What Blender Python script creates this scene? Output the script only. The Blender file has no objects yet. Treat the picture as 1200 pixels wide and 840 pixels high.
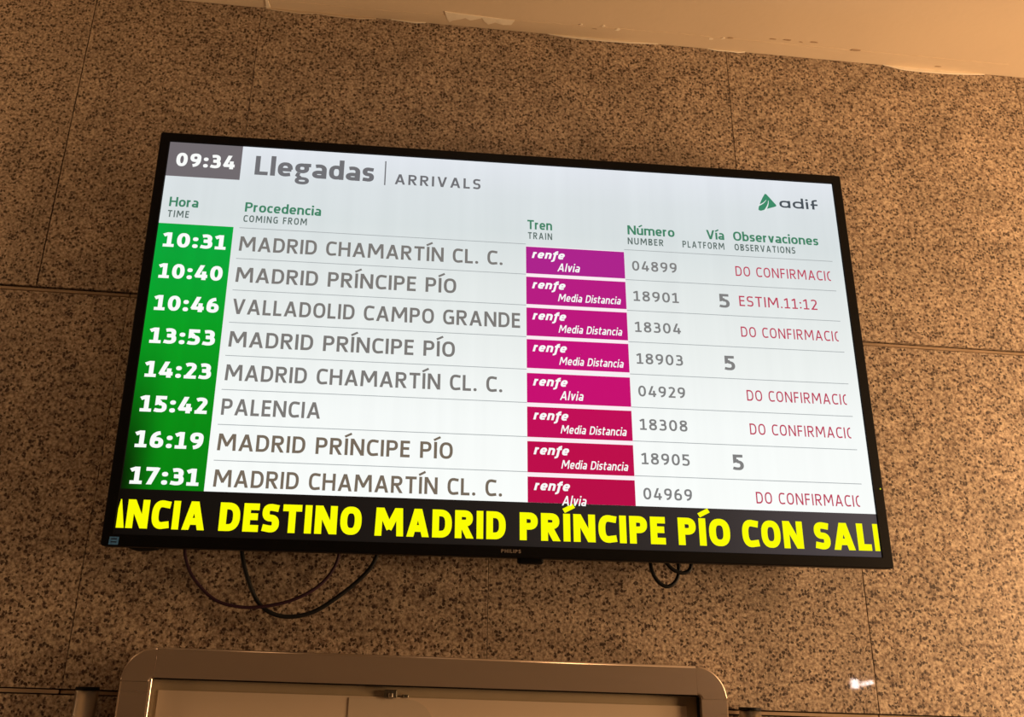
import bpy, bmesh, math, random
from mathutils import Matrix, Vector

TZ = 2.155                       # height of the screen-centred origin above the floor
CEIL = 0.677 + TZ
scene = bpy.context.scene
col = scene.collection
random.seed(4)

# ------------------------------------------------------------------ camera
F, PX, PY = 1059.59, -64.43, -26.03
RC = ((0.9946296, -0.09873747, 0.03103016), (0.0636259, 0.34685376, -0.93575863), (0.08163151, 0.93270756, 0.35127327))
cd = bpy.data.cameras.new('camera')
cam = bpy.data.objects.new('camera', cd)
col.objects.link(cam)
cd.sensor_fit = 'HORIZONTAL'
cd.sensor_width = 36.0
cd.lens = F / 1200.0 * 36.0
cd.shift_x = -PX / 1200.0
cd.shift_y = PY / 1200.0
cd.clip_start = 0.02
right, down, fwd = (Vector(r) for r in RC)
up, back = -down, -fwd
m = Matrix(((right.x, up.x, back.x, -0.19633), (right.y, up.y, back.y, -1.49055),
            (right.z, up.z, back.z, -0.55547 + TZ), (0, 0, 0, 1)))
cam.matrix_world = m
scene.camera = cam

# ------------------------------------------------------------------ world, lights, exposure
world = bpy.data.worlds.new('hall_ambient')
scene.world = world
world.use_nodes = True
bg = world.node_tree.nodes['Background']
bg.inputs[0].default_value = (1.0, 0.72, 0.48, 1)
bg.inputs[1].default_value = 0.05

def area(name, loc, target, sx, sy, power, color):
    d = bpy.data.lights.new(name, 'AREA')
    d.shape = 'ELLIPSE'; d.size = sx; d.size_y = sy
    d.energy = power; d.color = color
    o = bpy.data.objects.new(name, d)
    o.location = loc
    o.rotation_euler = (Vector(target) - Vector(loc)).to_track_quat('-Z', 'Y').to_euler()
    col.objects.link(o)
    return o

WARM = (1.0, 0.60, 0.30)
SOFT = (1.0, 0.68, 0.44)
area('right_wall_lamp_light', (1.9, -0.80, 1.80), (0.7, 0.0, 1.9), 0.35, 0.35, 20.5, WARM)
area('right_high_added_key', (2.5, -1.2, 2.60), (0.6, 0.0, 1.6), 0.4, 0.4, 19.0, WARM)  # added higher share of the right key, keeps the wall under the screen dark
area('right_low_fill_light', (2.05, -0.50, 1.15), (1.1, 0.0, 1.5), 0.3, 0.3, 19.0, WARM)  # unseen fill added to brighten the lower right wall
area('overhead_fill_light', (0.0, -0.70, CEIL - 0.04), (0.0, -0.3, 0.0), 0.4, 0.4, 0.55, SOFT)  # soft overhead fill added for the wall above the screen
area('left_high_fill_light', (-1.5, -0.35, 2.30), (-0.9, 0.0, 2.5), 0.2, 0.2, 2.4, WARM)  # added off-frame fill lifting the left ceiling and upper left wall
area('left_low_fill_light', (-1.6, -0.35, 1.20), (-0.8, 0.0, 1.2), 0.2, 0.2, 1.8, WARM)  # off-frame grazing fill, put in to lift the lower left wall

scene.view_settings.view_transform = 'Standard'
scene.view_settings.look = 'None'
scene.view_settings.exposure = 0.0
scene.view_settings.gamma = 1.0
scene.view_settings.use_curve_mapping = False

# ------------------------------------------------------------------ helpers
def lin(r, g, b):
    f = lambda c: (c / 255 / 12.92) if c / 255 <= 0.04045 else ((c / 255 + 0.055) / 1.055) ** 2.4
    return (f(r), f(g), f(b), 1.0)

def material(name, color=(0.5, 0.5, 0.5, 1), rough=0.5, metal=0.0, spec=0.5, coat=0.0):
    mt = bpy.data.materials.new(name)
    mt.use_nodes = True
    b = mt.node_tree.nodes['Principled BSDF']
    b.inputs['Base Color'].default_value = color
    b.inputs['Roughness'].default_value = rough
    b.inputs['Metallic'].default_value = metal
    b.inputs['Specular IOR Level'].default_value = spec
    b.inputs['Coat Weight'].default_value = coat
    b.inputs['Coat Roughness'].default_value = 0.025
    return mt

def nodes(mt):
    return mt.node_tree.nodes, mt.node_tree.links, mt.node_tree.nodes['Principled BSDF']

def build(name, bm, mat, parent=None, loc=None):
    me = bpy.data.meshes.new(name)
    bm.normal_update()
    bm.to_mesh(me); bm.free()
    o = bpy.data.objects.new(name, me)
    if mat: me.materials.append(mat)
    col.objects.link(o)
    if parent: o.parent = parent
    if loc: o.location = loc
    return o

def from_faces(name, verts, faces, mat, parent=None, loc=None, smooth=False):
    me = bpy.data.meshes.new(name)
    me.from_pydata([tuple(v) for v in verts], [], faces)
    me.update()
    if smooth:
        for p in me.polygons: p.use_smooth = True
    o = bpy.data.objects.new(name, me)
    if mat: me.materials.append(mat)
    col.objects.link(o)
    if parent: o.parent = parent
    if loc: o.location = loc
    return o

def add_box(bm, x0, x1, y0, y1, z0, z1, bevel=0.0, seg=1):
    vs = [bm.verts.new(c) for c in ((x0,y0,z0),(x1,y0,z0),(x1,y1,z0),(x0,y1,z0),(x0,y0,z1),(x1,y0,z1),(x1,y1,z1),(x0,y1,z1))]
    fs = [bm.faces.new([vs[i] for i in f]) for f in ((3,2,1,0),(4,5,6,7),(0,1,5,4),(1,2,6,5),(2,3,7,6),(3,0,4,7))]
    if bevel:
        es = list({e for f in fs for e in f.edges})
        bmesh.ops.bevel(bm, geom=es, offset=bevel, segments=seg, affect='EDGES', profile=0.5)

def box(name, x0, x1, y0, y1, z0, z1, mat, parent=None, bevel=0.0, seg=1, loc=None):
    bm = bmesh.new()
    add_box(bm, x0, x1, y0, y1, z0, z1, bevel, seg)
    return build(name, bm, mat, parent, loc)

def empty(name, loc):
    o = bpy.data.objects.new(name, None)
    o.empty_display_size = 0.05
    o.location = loc
    col.objects.link(o)
    return o

def tag(o, label, cat, group=None):
    o['label'] = label; o['category'] = cat
    if group: o['group'] = group
    return o

def structure(o):
    o['kind'] = 'structure'
    return o

def tube(name, pts, r, mat, parent=None, sides=10, sub=8):
    P = [Vector(p) for p in pts]
    Q = []
    n = len(P)
    for i in range(n - 1):
        a, b, c, d = P[max(i - 1, 0)], P[i], P[i + 1], P[min(i + 2, n - 1)]
        for k in range(sub):
            t = k / sub
            Q.append(0.5 * ((2 * b) + (c - a) * t + (2 * a - 5 * b + 4 * c - d) * t * t + (3 * b - a - 3 * c + d) * t ** 3))
    Q.append(P[-1])
    V, Fc = [], []
    for i, q in enumerate(Q):
        tan = (Q[min(i + 1, len(Q) - 1)] - Q[max(i - 1, 0)]).normalized()
        s = Vector((0, 1, 0)); s = (s - tan * s.dot(tan)).normalized()
        u = tan.cross(s)
        for k in range(sides):
            a = 2 * math.pi * k / sides
            V.append(q + (s * math.cos(a) + u * math.sin(a)) * r)
    for i in range(len(Q) - 1):
        for k in range(sides):
            a = i * sides + k; b = i * sides + (k + 1) % sides
            Fc.append((a, b, b + sides, a + sides))
    Fc.append(tuple(range(sides))[::-1]); Fc.append(tuple((len(Q) - 1) * sides + k for k in range(sides)))
    return from_faces(name, V, Fc, mat, parent, smooth=True)

# ------------------------------------------------------------------ materials
def granite():
    mt = material('speckled_granite', rough=0.5, spec=0.25, coat=0.38)
    N, K, b = nodes(mt)
    tc = N.new('ShaderNodeTexCoord')
    oi = N.new('ShaderNodeObjectInfo')
    mul = N.new('ShaderNodeMath'); mul.operation = 'MULTIPLY'; mul.inputs[1].default_value = 37.0
    K.new(oi.outputs['Random'], mul.inputs[0])
    add = N.new('ShaderNodeVectorMath'); add.operation = 'ADD'
    K.new(tc.outputs['Object'], add.inputs[0]); K.new(mul.outputs[0], add.inputs[1])
    base = N.new('ShaderNodeTexNoise'); base.inputs['Scale'].default_value = 210; base.inputs['Detail'].default_value = 3
    base.inputs['Roughness'].default_value = 0.6
    K.new(add.outputs[0], base.inputs['Vector'])
    r1 = N.new('ShaderNodeValToRGB')
    r1.color_ramp.elements[0].position = 0.33; r1.color_ramp.elements[0].color = (0.17, 0.112, 0.078, 1)
    r1.color_ramp.elements[1].position = 0.66; r1.color_ramp.elements[1].color = (0.62, 0.51, 0.38, 1)
    e = r1.color_ramp.elements.new(0.48); e.color = (0.36, 0.278, 0.21, 1)
    K.new(base.outputs['Fac'], r1.inputs[0])
    # dark mica flecks
    dn = N.new('ShaderNodeTexNoise'); dn.inputs['Scale'].default_value = 240; dn.inputs['Detail'].default_value = 1.0
    K.new(add.outputs[0], dn.inputs['Vector'])
    ds = N.new('ShaderNodeVectorMath'); ds.operation = 'MULTIPLY_ADD'; ds.inputs[1].default_value = (0.007, 0.007, 0.007)
    K.new(dn.outputs['Color'], ds.inputs[0]); K.new(add.outputs[0], ds.inputs[2])
    vo = N.new('ShaderNodeTexVoronoi'); vo.inputs['Scale'].default_value = 190
    K.new(ds.outputs[0], vo.inputs['Vector'])
    sc_ = N.new('ShaderNodeSeparateColor'); K.new(vo.outputs['Color'], sc_.inputs[0])
    pick = N.new('ShaderNodeMapRange'); pick.inputs['From Min'].default_value = 0.45; pick.inputs['From Max'].default_value = 0.74
    K.new(sc_.outputs[0], pick.inputs['Value'])
    core = N.new('ShaderNodeMapRange'); core.interpolation_type = 'SMOOTHSTEP'
    core.inputs['From Min'].default_value = 0.66; core.inputs['From Max'].default_value = 0.36
    K.new(vo.outputs['Distance'], core.inputs['Value'])
    r2 = N.new('ShaderNodeMath'); r2.operation = 'MULTIPLY'; r2.use_clamp = True
    K.new(pick.outputs[0], r2.inputs[0]); K.new(core.outputs[0], r2.inputs[1])
    mx = N.new('ShaderNodeMix'); mx.data_type = 'RGBA'
    K.new(r2.outputs[0], mx.inputs['Factor']); K.new(r1.outputs[0], mx.inputs[6]); mx.inputs[7].default_value = (0.055, 0.035, 0.028, 1)
    # rare larger blotches and broad clouding of the stone
    n3 = N.new('ShaderNodeTexNoise'); n3.inputs['Scale'].default_value = 14; n3.inputs['Detail'].default_value = 3
    K.new(add.outputs[0], n3.inputs['Vector'])
    r3 = N.new('ShaderNodeMapRange'); r3.inputs['From Min'].default_value = 0.3; r3.inputs['From Max'].default_value = 0.7
    r3.inputs['To Min'].default_value = 0.84; r3.inputs['To Max'].default_value = 1.14
    K.new(n3.outputs['Fac'], r3.inputs['Value'])
    hv = N.new('ShaderNodeMix'); hv.data_type = 'RGBA'; hv.blend_type = 'MULTIPLY'; hv.inputs['Factor'].default_value = 1.0
    K.new(mx.outputs[2], hv.inputs[6]); K.new(r3.outputs[0], hv.inputs[7])
    K.new(hv.outputs[2], b.inputs['Base Color'])
    return mt

def painted(name, c0, c1, scale=6.0, bump=0.15, rough=0.75):
    mt = material(name, rough=rough, spec=0.2)
    N, K, b = nodes(mt)
    tc = N.new('ShaderNodeTexCoord')
    n = N.new('ShaderNodeTexNoise'); n.inputs['Scale'].default_value = scale; n.inputs['Detail'].default_value = 5
    K.new(tc.outputs['Object'], n.inputs['Vector'])
    r = N.new('ShaderNodeValToRGB')
    r.color_ramp.elements[0].position = 0.35; r.color_ramp.elements[0].color = c0
    r.color_ramp.elements[1].position = 0.65; r.color_ramp.elements[1].color = c1
    K.new(n.outputs['Fac'], r.inputs[0]); K.new(r.outputs[0], b.inputs['Base Color'])
    n2 = N.new('ShaderNodeTexNoise'); n2.inputs['Scale'].default_value = 60; n2.inputs['Detail'].default_value = 3
    K.new(tc.outputs['Object'], n2.inputs['Vector'])
    bp = N.new('ShaderNodeBump'); bp.inputs['Strength'].default_value = bump; bp.inputs['Distance'].default_value = 0.003
    K.new(n2.outputs['Fac'], bp.inputs['Height']); K.new(bp.outputs[0], b.inputs['Normal'])
    return mt

def metal(name, c, rough, stretch=(200, 200, 4), metallic=1.0):
    mt = material(name, c, rough, metallic)
    N, K, b = nodes(mt)
    tc = N.new('ShaderNodeTexCoord'); mp = N.new('ShaderNodeMapping'); mp.inputs['Scale'].default_value = stretch
    n = N.new('ShaderNodeTexNoise'); n.inputs['Scale'].default_value = 1.0; n.inputs['Detail'].default_value = 2
    K.new(tc.outputs['Object'], mp.inputs[0]); K.new(mp.outputs[0], n.inputs['Vector'])
    r = N.new('ShaderNodeMapRange'); r.inputs['To Min'].default_value = rough * 0.8; r.inputs['To Max'].default_value = rough * 1.2
    K.new(n.outputs['Fac'], r.inputs['Value']); K.new(r.outputs[0], b.inputs['Roughness'])
    return mt

GRANITE = granite()
MORTAR = painted('dark_joint_mortar', (0.16, 0.11, 0.075, 1), (0.24, 0.17, 0.12, 1), 40)
STRIP = painted('tan_joint_filler', (0.34, 0.25, 0.17, 1), (0.46, 0.34, 0.24, 1), 18)
CEILP = painted('cream_ceiling_paint', (0.70, 0.585, 0.45, 1), (0.74, 0.62, 0.475, 1), 3.0, 0.12)
FLAKE = painted('pale_paint_flake', (0.92, 0.85, 0.72, 1), (0.96, 0.89, 0.76, 1), 20, 0.3)
SCAR = painted('old_brown_paint', (0.38, 0.28, 0.19, 1), (0.50, 0.38, 0.27, 1), 40, 0.3)
WALLP = painted('beige_wall_paint', (0.36, 0.28, 0.20, 1), (0.42, 0.33, 0.24, 1), 2.0)
FLOORM = painted('grey_stone_floor', (0.20, 0.16, 0.13, 1), (0.28, 0.23, 0.19, 1), 9.0, 0.05, 0.35)
BLACKP = painted('black_bezel_plastic', (0.0030, 0.0032, 0.0042, 1), (0.0040, 0.0042, 0.0052, 1), 30, 0.02, 0.5)
BLACKP.node_tree.nodes['Principled BSDF'].inputs['Specular IOR Level'].default_value = 0.12
CASEP = painted('black_casing_plastic', (0.012, 0.011, 0.011, 1), (0.018, 0.016, 0.016, 1), 30, 0.2, 0.6)
PURPLE = painted('purple_cable_sheath', (0.030, 0.013, 0.024, 1), (0.042, 0.018, 0.034, 1), 30, 0.0, 0.5)
BLACKC = painted('black_cable_sheath', (0.010, 0.011, 0.012, 1), (0.016, 0.017, 0.018, 1), 30, 0.0, 0.45)
FRAME = metal('satin_bronze_aluminium', (0.50, 0.40, 0.32, 1), 0.30, (3, 3, 120), 0.60)
STEEL = metal('brushed_steel', (0.55, 0.48, 0.40, 1), 0.32)
BOARD = painted('tan_backing_board', (0.40, 0.32, 0.21, 1), (0.46, 0.37, 0.25, 1), 4)
PAPER = painted('cream_poster_paper', (0.60, 0.485, 0.365, 1), (0.63, 0.51, 0.385, 1), 3, 0.05)
PAPER2 = painted('tan_poster_paper', (0.53, 0.44, 0.34, 1), (0.56, 0.465, 0.355, 1), 3, 0.05)
CLIPM = metal('grey_clip_metal', (0.32, 0.30, 0.24, 1), 0.4)

EM = {}
def glow(name, rgb, s=1.0):
    """flat lit colour of the screen picture"""
    key = (name, rgb)
    if key in EM: return EM[key]
    mt = material(name, (0.01, 0.01, 0.01, 1), 0.5, spec=0.0)
    b = mt.node_tree.nodes['Principled BSDF']
    b.inputs['Emission Color'].default_value = lin(*rgb)
    b.inputs['Emission Strength'].default_value = s
    EM[key] = mt
    return mt

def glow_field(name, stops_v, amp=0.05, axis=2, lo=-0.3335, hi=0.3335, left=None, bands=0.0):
    """backlit panel: viewing-angle tones and faint vertical streaks painted into the emission"""
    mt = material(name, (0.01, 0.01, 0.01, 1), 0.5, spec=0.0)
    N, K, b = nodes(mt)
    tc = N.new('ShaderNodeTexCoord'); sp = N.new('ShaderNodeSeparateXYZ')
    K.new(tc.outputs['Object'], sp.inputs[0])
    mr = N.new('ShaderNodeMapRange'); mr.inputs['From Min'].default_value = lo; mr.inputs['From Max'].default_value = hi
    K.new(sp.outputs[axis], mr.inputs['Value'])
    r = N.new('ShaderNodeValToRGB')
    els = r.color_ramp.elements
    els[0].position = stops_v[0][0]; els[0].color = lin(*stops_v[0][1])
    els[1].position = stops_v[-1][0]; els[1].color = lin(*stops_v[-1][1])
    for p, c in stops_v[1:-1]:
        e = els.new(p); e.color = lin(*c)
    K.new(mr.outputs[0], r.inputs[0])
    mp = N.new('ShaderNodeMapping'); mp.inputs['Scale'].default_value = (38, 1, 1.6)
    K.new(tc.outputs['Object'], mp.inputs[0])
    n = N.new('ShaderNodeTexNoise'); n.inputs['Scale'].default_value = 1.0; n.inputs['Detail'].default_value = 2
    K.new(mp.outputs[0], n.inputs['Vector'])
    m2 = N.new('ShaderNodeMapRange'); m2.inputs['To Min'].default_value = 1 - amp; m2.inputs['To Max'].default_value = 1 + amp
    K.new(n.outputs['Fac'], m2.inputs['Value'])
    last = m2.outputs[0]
    if left:                         # viewing-angle darkening towards the left rim, painted into the emission
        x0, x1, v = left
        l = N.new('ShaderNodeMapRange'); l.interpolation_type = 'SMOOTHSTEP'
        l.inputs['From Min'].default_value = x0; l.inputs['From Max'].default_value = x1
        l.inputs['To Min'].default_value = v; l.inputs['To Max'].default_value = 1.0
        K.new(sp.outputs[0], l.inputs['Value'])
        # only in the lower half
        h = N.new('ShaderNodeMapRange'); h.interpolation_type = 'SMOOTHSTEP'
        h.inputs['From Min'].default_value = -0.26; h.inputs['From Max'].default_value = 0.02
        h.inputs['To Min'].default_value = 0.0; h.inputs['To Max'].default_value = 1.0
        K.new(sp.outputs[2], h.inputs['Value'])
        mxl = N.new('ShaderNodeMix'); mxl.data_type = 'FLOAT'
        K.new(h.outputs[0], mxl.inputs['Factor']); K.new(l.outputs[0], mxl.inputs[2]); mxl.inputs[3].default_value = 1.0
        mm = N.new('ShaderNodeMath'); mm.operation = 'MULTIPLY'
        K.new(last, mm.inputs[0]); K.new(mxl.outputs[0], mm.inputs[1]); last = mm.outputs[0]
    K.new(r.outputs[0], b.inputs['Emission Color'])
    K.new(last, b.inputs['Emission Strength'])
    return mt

# ------------------------------------------------------------------ room shell
GAP = 0.00045
JG = {-0.794: 0.0009, 0.474: 0.0006}       # half widths of the joints that stand a little open
wall = structure(box('wall_back', -4.0, 4.5, 0.03, 0.18, 0.0, CEIL + 0.1, MORTAR))
rows = [  # z0, z1, joints in x  (x, gap)
    (0.049, 0.6765, [-2.062, -1.428, (-0.794), (-0.477), (0.474), (1.108), 1.742, 2.376]),
    (-0.5915, 0.039, [-1.906, -1.272, -0.637, -0.0025, 0.632, 1.2665, 1.901, 2.535]),
    (-1.232, -0.6005, [-2.062, -1.428, -0.794, -0.160, 0.474, 1.108, 1.742, 2.376]),
    (-1.872, -1.241, [-1.906, -1.272, -0.637, -0.0025, 0.632, 1.2665, 1.901, 2.535]),
    (-2.15, -1.881, [-2.062, -1.428, -0.794, -0.160, 0.474, 1.108, 1.742, 2.376]),
]
for z0, z1, js in rows:
    for a, c in zip(js[:-1], js[1:]):
        dy = random.uniform(-0.0006, 0.0006)
        box('granite_panel', a + JG.get(a, GAP), c - JG.get(c, GAP), dy, 0.031, z0 + TZ, z1 + TZ, GRANITE, wall, 0.0004)
# plain continuation of the cladding beyond the panels one can see
for x0, x1 in ((-3.98, -2.07), (2.54, 4.48)):
    box('granite_panel', x0, x1, 0.0, 0.031, 0.01, CEIL - 0.002, GRANITE, wall)
# filler strips lying in the wide horizontal joints
for zc, js in ((0.044, [-1.906, -1.272, -0.637, -0.0025, 0.632, 1.2665, 1.901]), (-0.5960, [-1.906, -1.272, -0.640, -0.0025, 0.632, 1.2665, 1.901]), (-1.2365, [-1.906, 1.901])):
    for a, c in zip(js[:-1], js[1:]):
        lit = zc < -0.5 and c < -0.6
        box('joint_strip', a + 0.001, c - 0.001, 0.001 if lit else 0.0035, 0.031, zc - 0.0026 + TZ, zc + 0.0026 + TZ, STRIP, wall, 0.0004)

ceiling = structure(box('ceiling', -4.0, 4.5, -6.4, 0.05, CEIL, CEIL + 0.12, CEILP))
structure(box('floor', -4.0, 4.5, -6.4, 0.18, -0.12, 0.0, FLOORM))
structure(box('wall_left', -4.15, -4.0, -6.4, 0.18, 0.0, CEIL, WALLP))
structure(box('wall_right', 4.5, 4.65, -6.4, 0.18, 0.0, CEIL, WALLP))
structure(box('wall_front', -4.0, 4.5, -6.55, -6.4, 0.0, CEIL, WALLP))

# thin skim of old paint ending in a ragged line a few centimetres from the wall, and loose flakes
def patch(name, outline, z, t, mat, parent):
    """flat ragged piece hanging under the ceiling: outline is (x, y) pairs"""
    bm = bmesh.new()
    lo = [bm.verts.new((x, y, z - t - random.uniform(0, t * 0.4))) for x, y in outline]
    hi = [bm.verts.new((x, y, z)) for x, y in outline]
    bm.faces.new(lo[::-1]); bm.faces.new(hi)
    n = len(lo)
    for i in range(n): bm.faces.new((lo[i], lo[(i + 1) % n], hi[(i + 1) % n], hi[i]))
    bmesh.ops.recalc_face_normals(bm, faces=bm.faces)
    bmesh.ops.triangulate(bm, faces=[f for f in bm.faces if len(f.verts) > 4])
    return build(name, bm, mat, parent)
def lip():
    xs = [-0.47 + 0.02 * i for i in range(78)]
    outer = [(x, -0.024 - 0.012 * min(1, max(0, (x + 0.25) / 0.5)) - random.uniform(0, 0.0022)) for x in xs]
    return outer + [(xs[-1], -0.0008), (xs[0], -0.0008)]
patch('paint_skim', lip(), CEIL + 0.0002, 0.0009, CEILP, ceiling)
patch('paint_flake', [(-0.115,-0.039),(-0.108,-0.018),(-0.103,-0.010),(-0.096,-0.017),(-0.086,-0.020),(-0.073,-0.027),(-0.062,-0.021),(-0.050,-0.026),(-0.040,-0.031),(-0.034,-0.022),(-0.025,-0.014),(-0.012,-0.021),(0.004,-0.017),(0.021,-0.019),(0.026,-0.032),(-0.01,-0.033),(-0.05,-0.035),(-0.09,-0.037)], CEIL + 0.0002, 0.0018, FLAKE, ceiling)
for x, y, s in ((0.236,-0.034,0.005),(0.205,-0.040,0.003),(0.160,-0.038,0.0025),(0.430,-0.032,0.004),(0.455,-0.037,0.003),(-0.465,-0.006,0.004)):
    patch('paint_flake', [(x + s * math.cos(a) * random.uniform(0.7, 1.5), y + s * 0.6 * math.sin(a)) for a in [k * math.pi / 4 for k in range(8)]], CEIL + 0.0002, 0.0016, FLAKE, ceiling)
patch('paint_flake', [(-0.468,-0.026),(-0.463,-0.026),(-0.460,-0.004),(-0.468,-0.003)], CEIL + 0.0002, 0.0022, FLAKE, ceiling)
for x, y, s in ((0.470,-0.040,0.0045),(0.555,-0.048,0.004),(0.585,-0.049,0.006),(0.640,-0.050,0.005),(0.735,-0.038,0.009),(0.615,-0.047,0.003),(0.93,-0.012,0.006),(0.19,-0.030,0.004)):
    patch('paint_scar', [(x + s * math.cos(a) * random.uniform(0.7, 1.8), y + s * 0.28 * math.sin(a)) for a in [k * math.pi / 4 for k in range(8)]], CEIL + 0.0002, 0.0014, SCAR, ceiling)
# slivers of paint and filler that run down over the top edge of the granite
def sliver(pts, mat=FLAKE):
    """pts: (x, drop) along the top edge of the wall"""
    V, Fc = [], []
    for x, d in pts:
        V += [(x, -0.0012, CEIL), (x, -0.0030, CEIL - d)]
    for x, d in pts:
        V += [(x, -0.0002, CEIL), (x, -0.0012, CEIL - d - 0.0008)]
    n = len(pts)
    for i in range(n - 1):
        a = 2 * i
        Fc += [(a, a + 1, a + 3, a + 2), (2*n + a, 2*n + a + 2, 2*n + a + 3, 2*n + a + 1), (a + 1, 2*n + a + 1, 2*n + a + 3, a + 3)]
    return from_faces('paint_sliver', V, Fc, mat, ceiling)
sliver([(0.10,0.001),(0.13,0.005),(0.17,0.006),(0.22,0.006),(0.27,0.005),(0.31,0.002),(0.33,0.0008)])
sliver([(0.435,0.001),(0.455,0.004),(0.475,0.003),(0.50,0.004),(0.515,0.001)])
sliver([(0.815,0.001),(0.835,0.005),(0.858,0.009),(0.90,0.010),(0.96,0.009),(1.00,0.006),(1.04,0.002)])
sliver([(-0.47,0.002),(-0.455,0.004),(-0.42,0.006),(-0.40,0.007),(-0.37,0.003),(-0.34,0.006),(-0.29,0.007),(-0.25,0.003)], CEILP)
sliver([(-0.22,0.001),(-0.19,0.003),(-0.17,0.004),(-0.15,0.001)])

# ------------------------------------------------------------------ arrivals screen
RT = Matrix(((0.99988005, 0.00717117, -0.01372812), (-0.00741075, 0.99981973, -0.01748120), (0.01360028, 0.01758084, 0.99975294)))
W = 1.18593; H = W * 9 / 16; BZ = 0.01728
tv = empty('arrivals_screen', (0, 0, 0))
tv.matrix_world = Matrix.Translation((0.01491, -0.10, -0.03352 + TZ)) @ RT.to_4x4()
tag(tv, 'large flat black-framed screen of train arrivals, lit, mounted on the granite wall', 'screen')

def rrect(x0, x1, z0, z1, r, n=5):
    out = []
    for cx, cz, a0 in ((x1 - r, z1 - r, 0), (x0 + r, z1 - r, 90), (x0 + r, z0 + r, 180), (x1 - r, z0 + r, 270)):
        for k in range(n + 1):
            a = math.radians(a0 + 90 * k / n)
            out.append((cx + r * math.cos(a), cz + r * math.sin(a)))
    return out

def ring_frame(name, loops, mat, parent):
    """loops: list of (outline, y); bridged in order"""
    V, Fc = [], []
    n = len(loops[0][0])
    for o, y in loops: V += [(x, y, z) for x, z in o]
    for i in range(len(loops) - 1):
        for k in range(n):
            a = i * n + k; b = i * n + (k + 1) % n
            Fc.append((a, b, b + n, a + n))
    return from_faces(name, V, Fc, mat, parent)

hw, hh = W / 2, H / 2
ring_frame('frame', [
    (rrect(-hw-BZ, hw+BZ, -hh-BZ, hh+BZ, 0.004), 0.016),
    (rrect(-hw-BZ, hw+BZ, -hh-BZ, hh+BZ, 0.004), -0.0015),
    (rrect(-hw-BZ+0.0015, hw+BZ-0.0015, -hh-BZ+0.0015, hh+BZ-0.0015, 0.003), -0.003),
    (rrect(-hw-0.001, hw+0.001, -hh-0.001, hh+0.001, 0.0006), -0.003),
    (rrect(-hw, hw, -hh, hh, 0.0005), 0.0),
    (rrect(-hw, hw, -hh, hh, 0.0005), 0.004)], BLACKP, tv)
bm = bmesh.new()
add_box(bm, -hw-BZ+0.002, hw+BZ-0.002, 0.004, 0.026, -hh-BZ+0.002, hh+BZ-0.002, 0.003, 2)
add_box(bm, -hw+0.06, hw-0.06, 0.024, 0.058, -hh+0.05, hh-0.09, 0.010, 2)
for k in range(12):                                   # cooling slots stand proud on the back
    add_box(bm, -0.42 + k*0.07, -0.38 + k*0.07, 0.056, 0.060, 0.12, 0.16)
build('casing', bm, CASEP, tv)
bm = bmesh.new()
add_box(bm, -0.25, 0.25, 0.058, 0.066, -0.10, 0.10, 0.001)
for sx in (-0.2, 0.16):
    add_box(bm, sx, sx + 0.04, 0.060, 0.092, -0.16, 0.16, 0.001)
add_box(bm, -0.30, 0.30, 0.088, 0.0955, 0.02, 0.10, 0.001)
build('wall_bracket', bm, CASEP, tv)

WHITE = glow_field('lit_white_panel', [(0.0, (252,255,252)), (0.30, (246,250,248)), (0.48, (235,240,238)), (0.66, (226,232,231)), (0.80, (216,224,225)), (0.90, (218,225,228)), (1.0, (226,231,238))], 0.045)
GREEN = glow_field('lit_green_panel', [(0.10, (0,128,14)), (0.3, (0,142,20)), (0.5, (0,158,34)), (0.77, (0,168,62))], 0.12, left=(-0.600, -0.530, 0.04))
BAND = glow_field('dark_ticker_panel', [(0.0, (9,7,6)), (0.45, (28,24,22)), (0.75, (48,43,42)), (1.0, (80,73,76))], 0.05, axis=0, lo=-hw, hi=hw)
GREYBOX = glow('lit_grey_panel', (112,106,110))
T_TITLE = glow('grey_title_letters', (112,112,116))
T_ROW = glow('grey_row_letters', (124,121,118))
T_ROWB = glow('brown_grey_row_letters', (118,106,92))
T_NUM = glow('grey_number_letters', (128,128,128))
T_HEAD = glow('green_heading_letters', (66,132,102))
T_SUB = glow('grey_heading_letters', (96,112,108))
T_RED = glow('red_notice_letters', (190,66,92))
T_WHITE = glow('white_letters', (250,252,250))
T_YEL = glow('yellow_ticker_letters', (250,252,0))
LINE = glow('grey_divider', (166,172,174))
PALE = glow('pale_pink_gap', (252,236,242))
LOGOG = glow('green_logo', (58,138,104))
LOGOD = glow('dark_logo_letters', (70,80,88))

# --- flat picture pieces on the panel (local x, z; y grows into the wall)
def flat(name, x0, x1, z0, z1, y, mat, parent):
    return from_faces(name, [(x0,y,z0),(x1,y,z0),(x1,y,z1),(x0,y,z1)], [(0,1,2,3)], mat, parent)

screen = box('screen_panel', -hw, hw, 0.0, 0.004, -hh, hh, BLACKP, tv)
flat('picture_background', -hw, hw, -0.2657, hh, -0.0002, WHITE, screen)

# --- own letter shapes: strokes of width w on a cap height of 1
def se(cx, cy, rx, ry, a0, a1, n=14, k=0.80):
    out = []
    for i in range(n + 1):
        a = math.radians(a0 + (a1 - a0) * i / n)
        c, s = math.cos(a), math.sin(a)
        out.append((cx + rx * math.copysign(abs(c) ** k, c), cy + ry * math.copysign(abs(s) ** k, s)))
    return out

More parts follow.
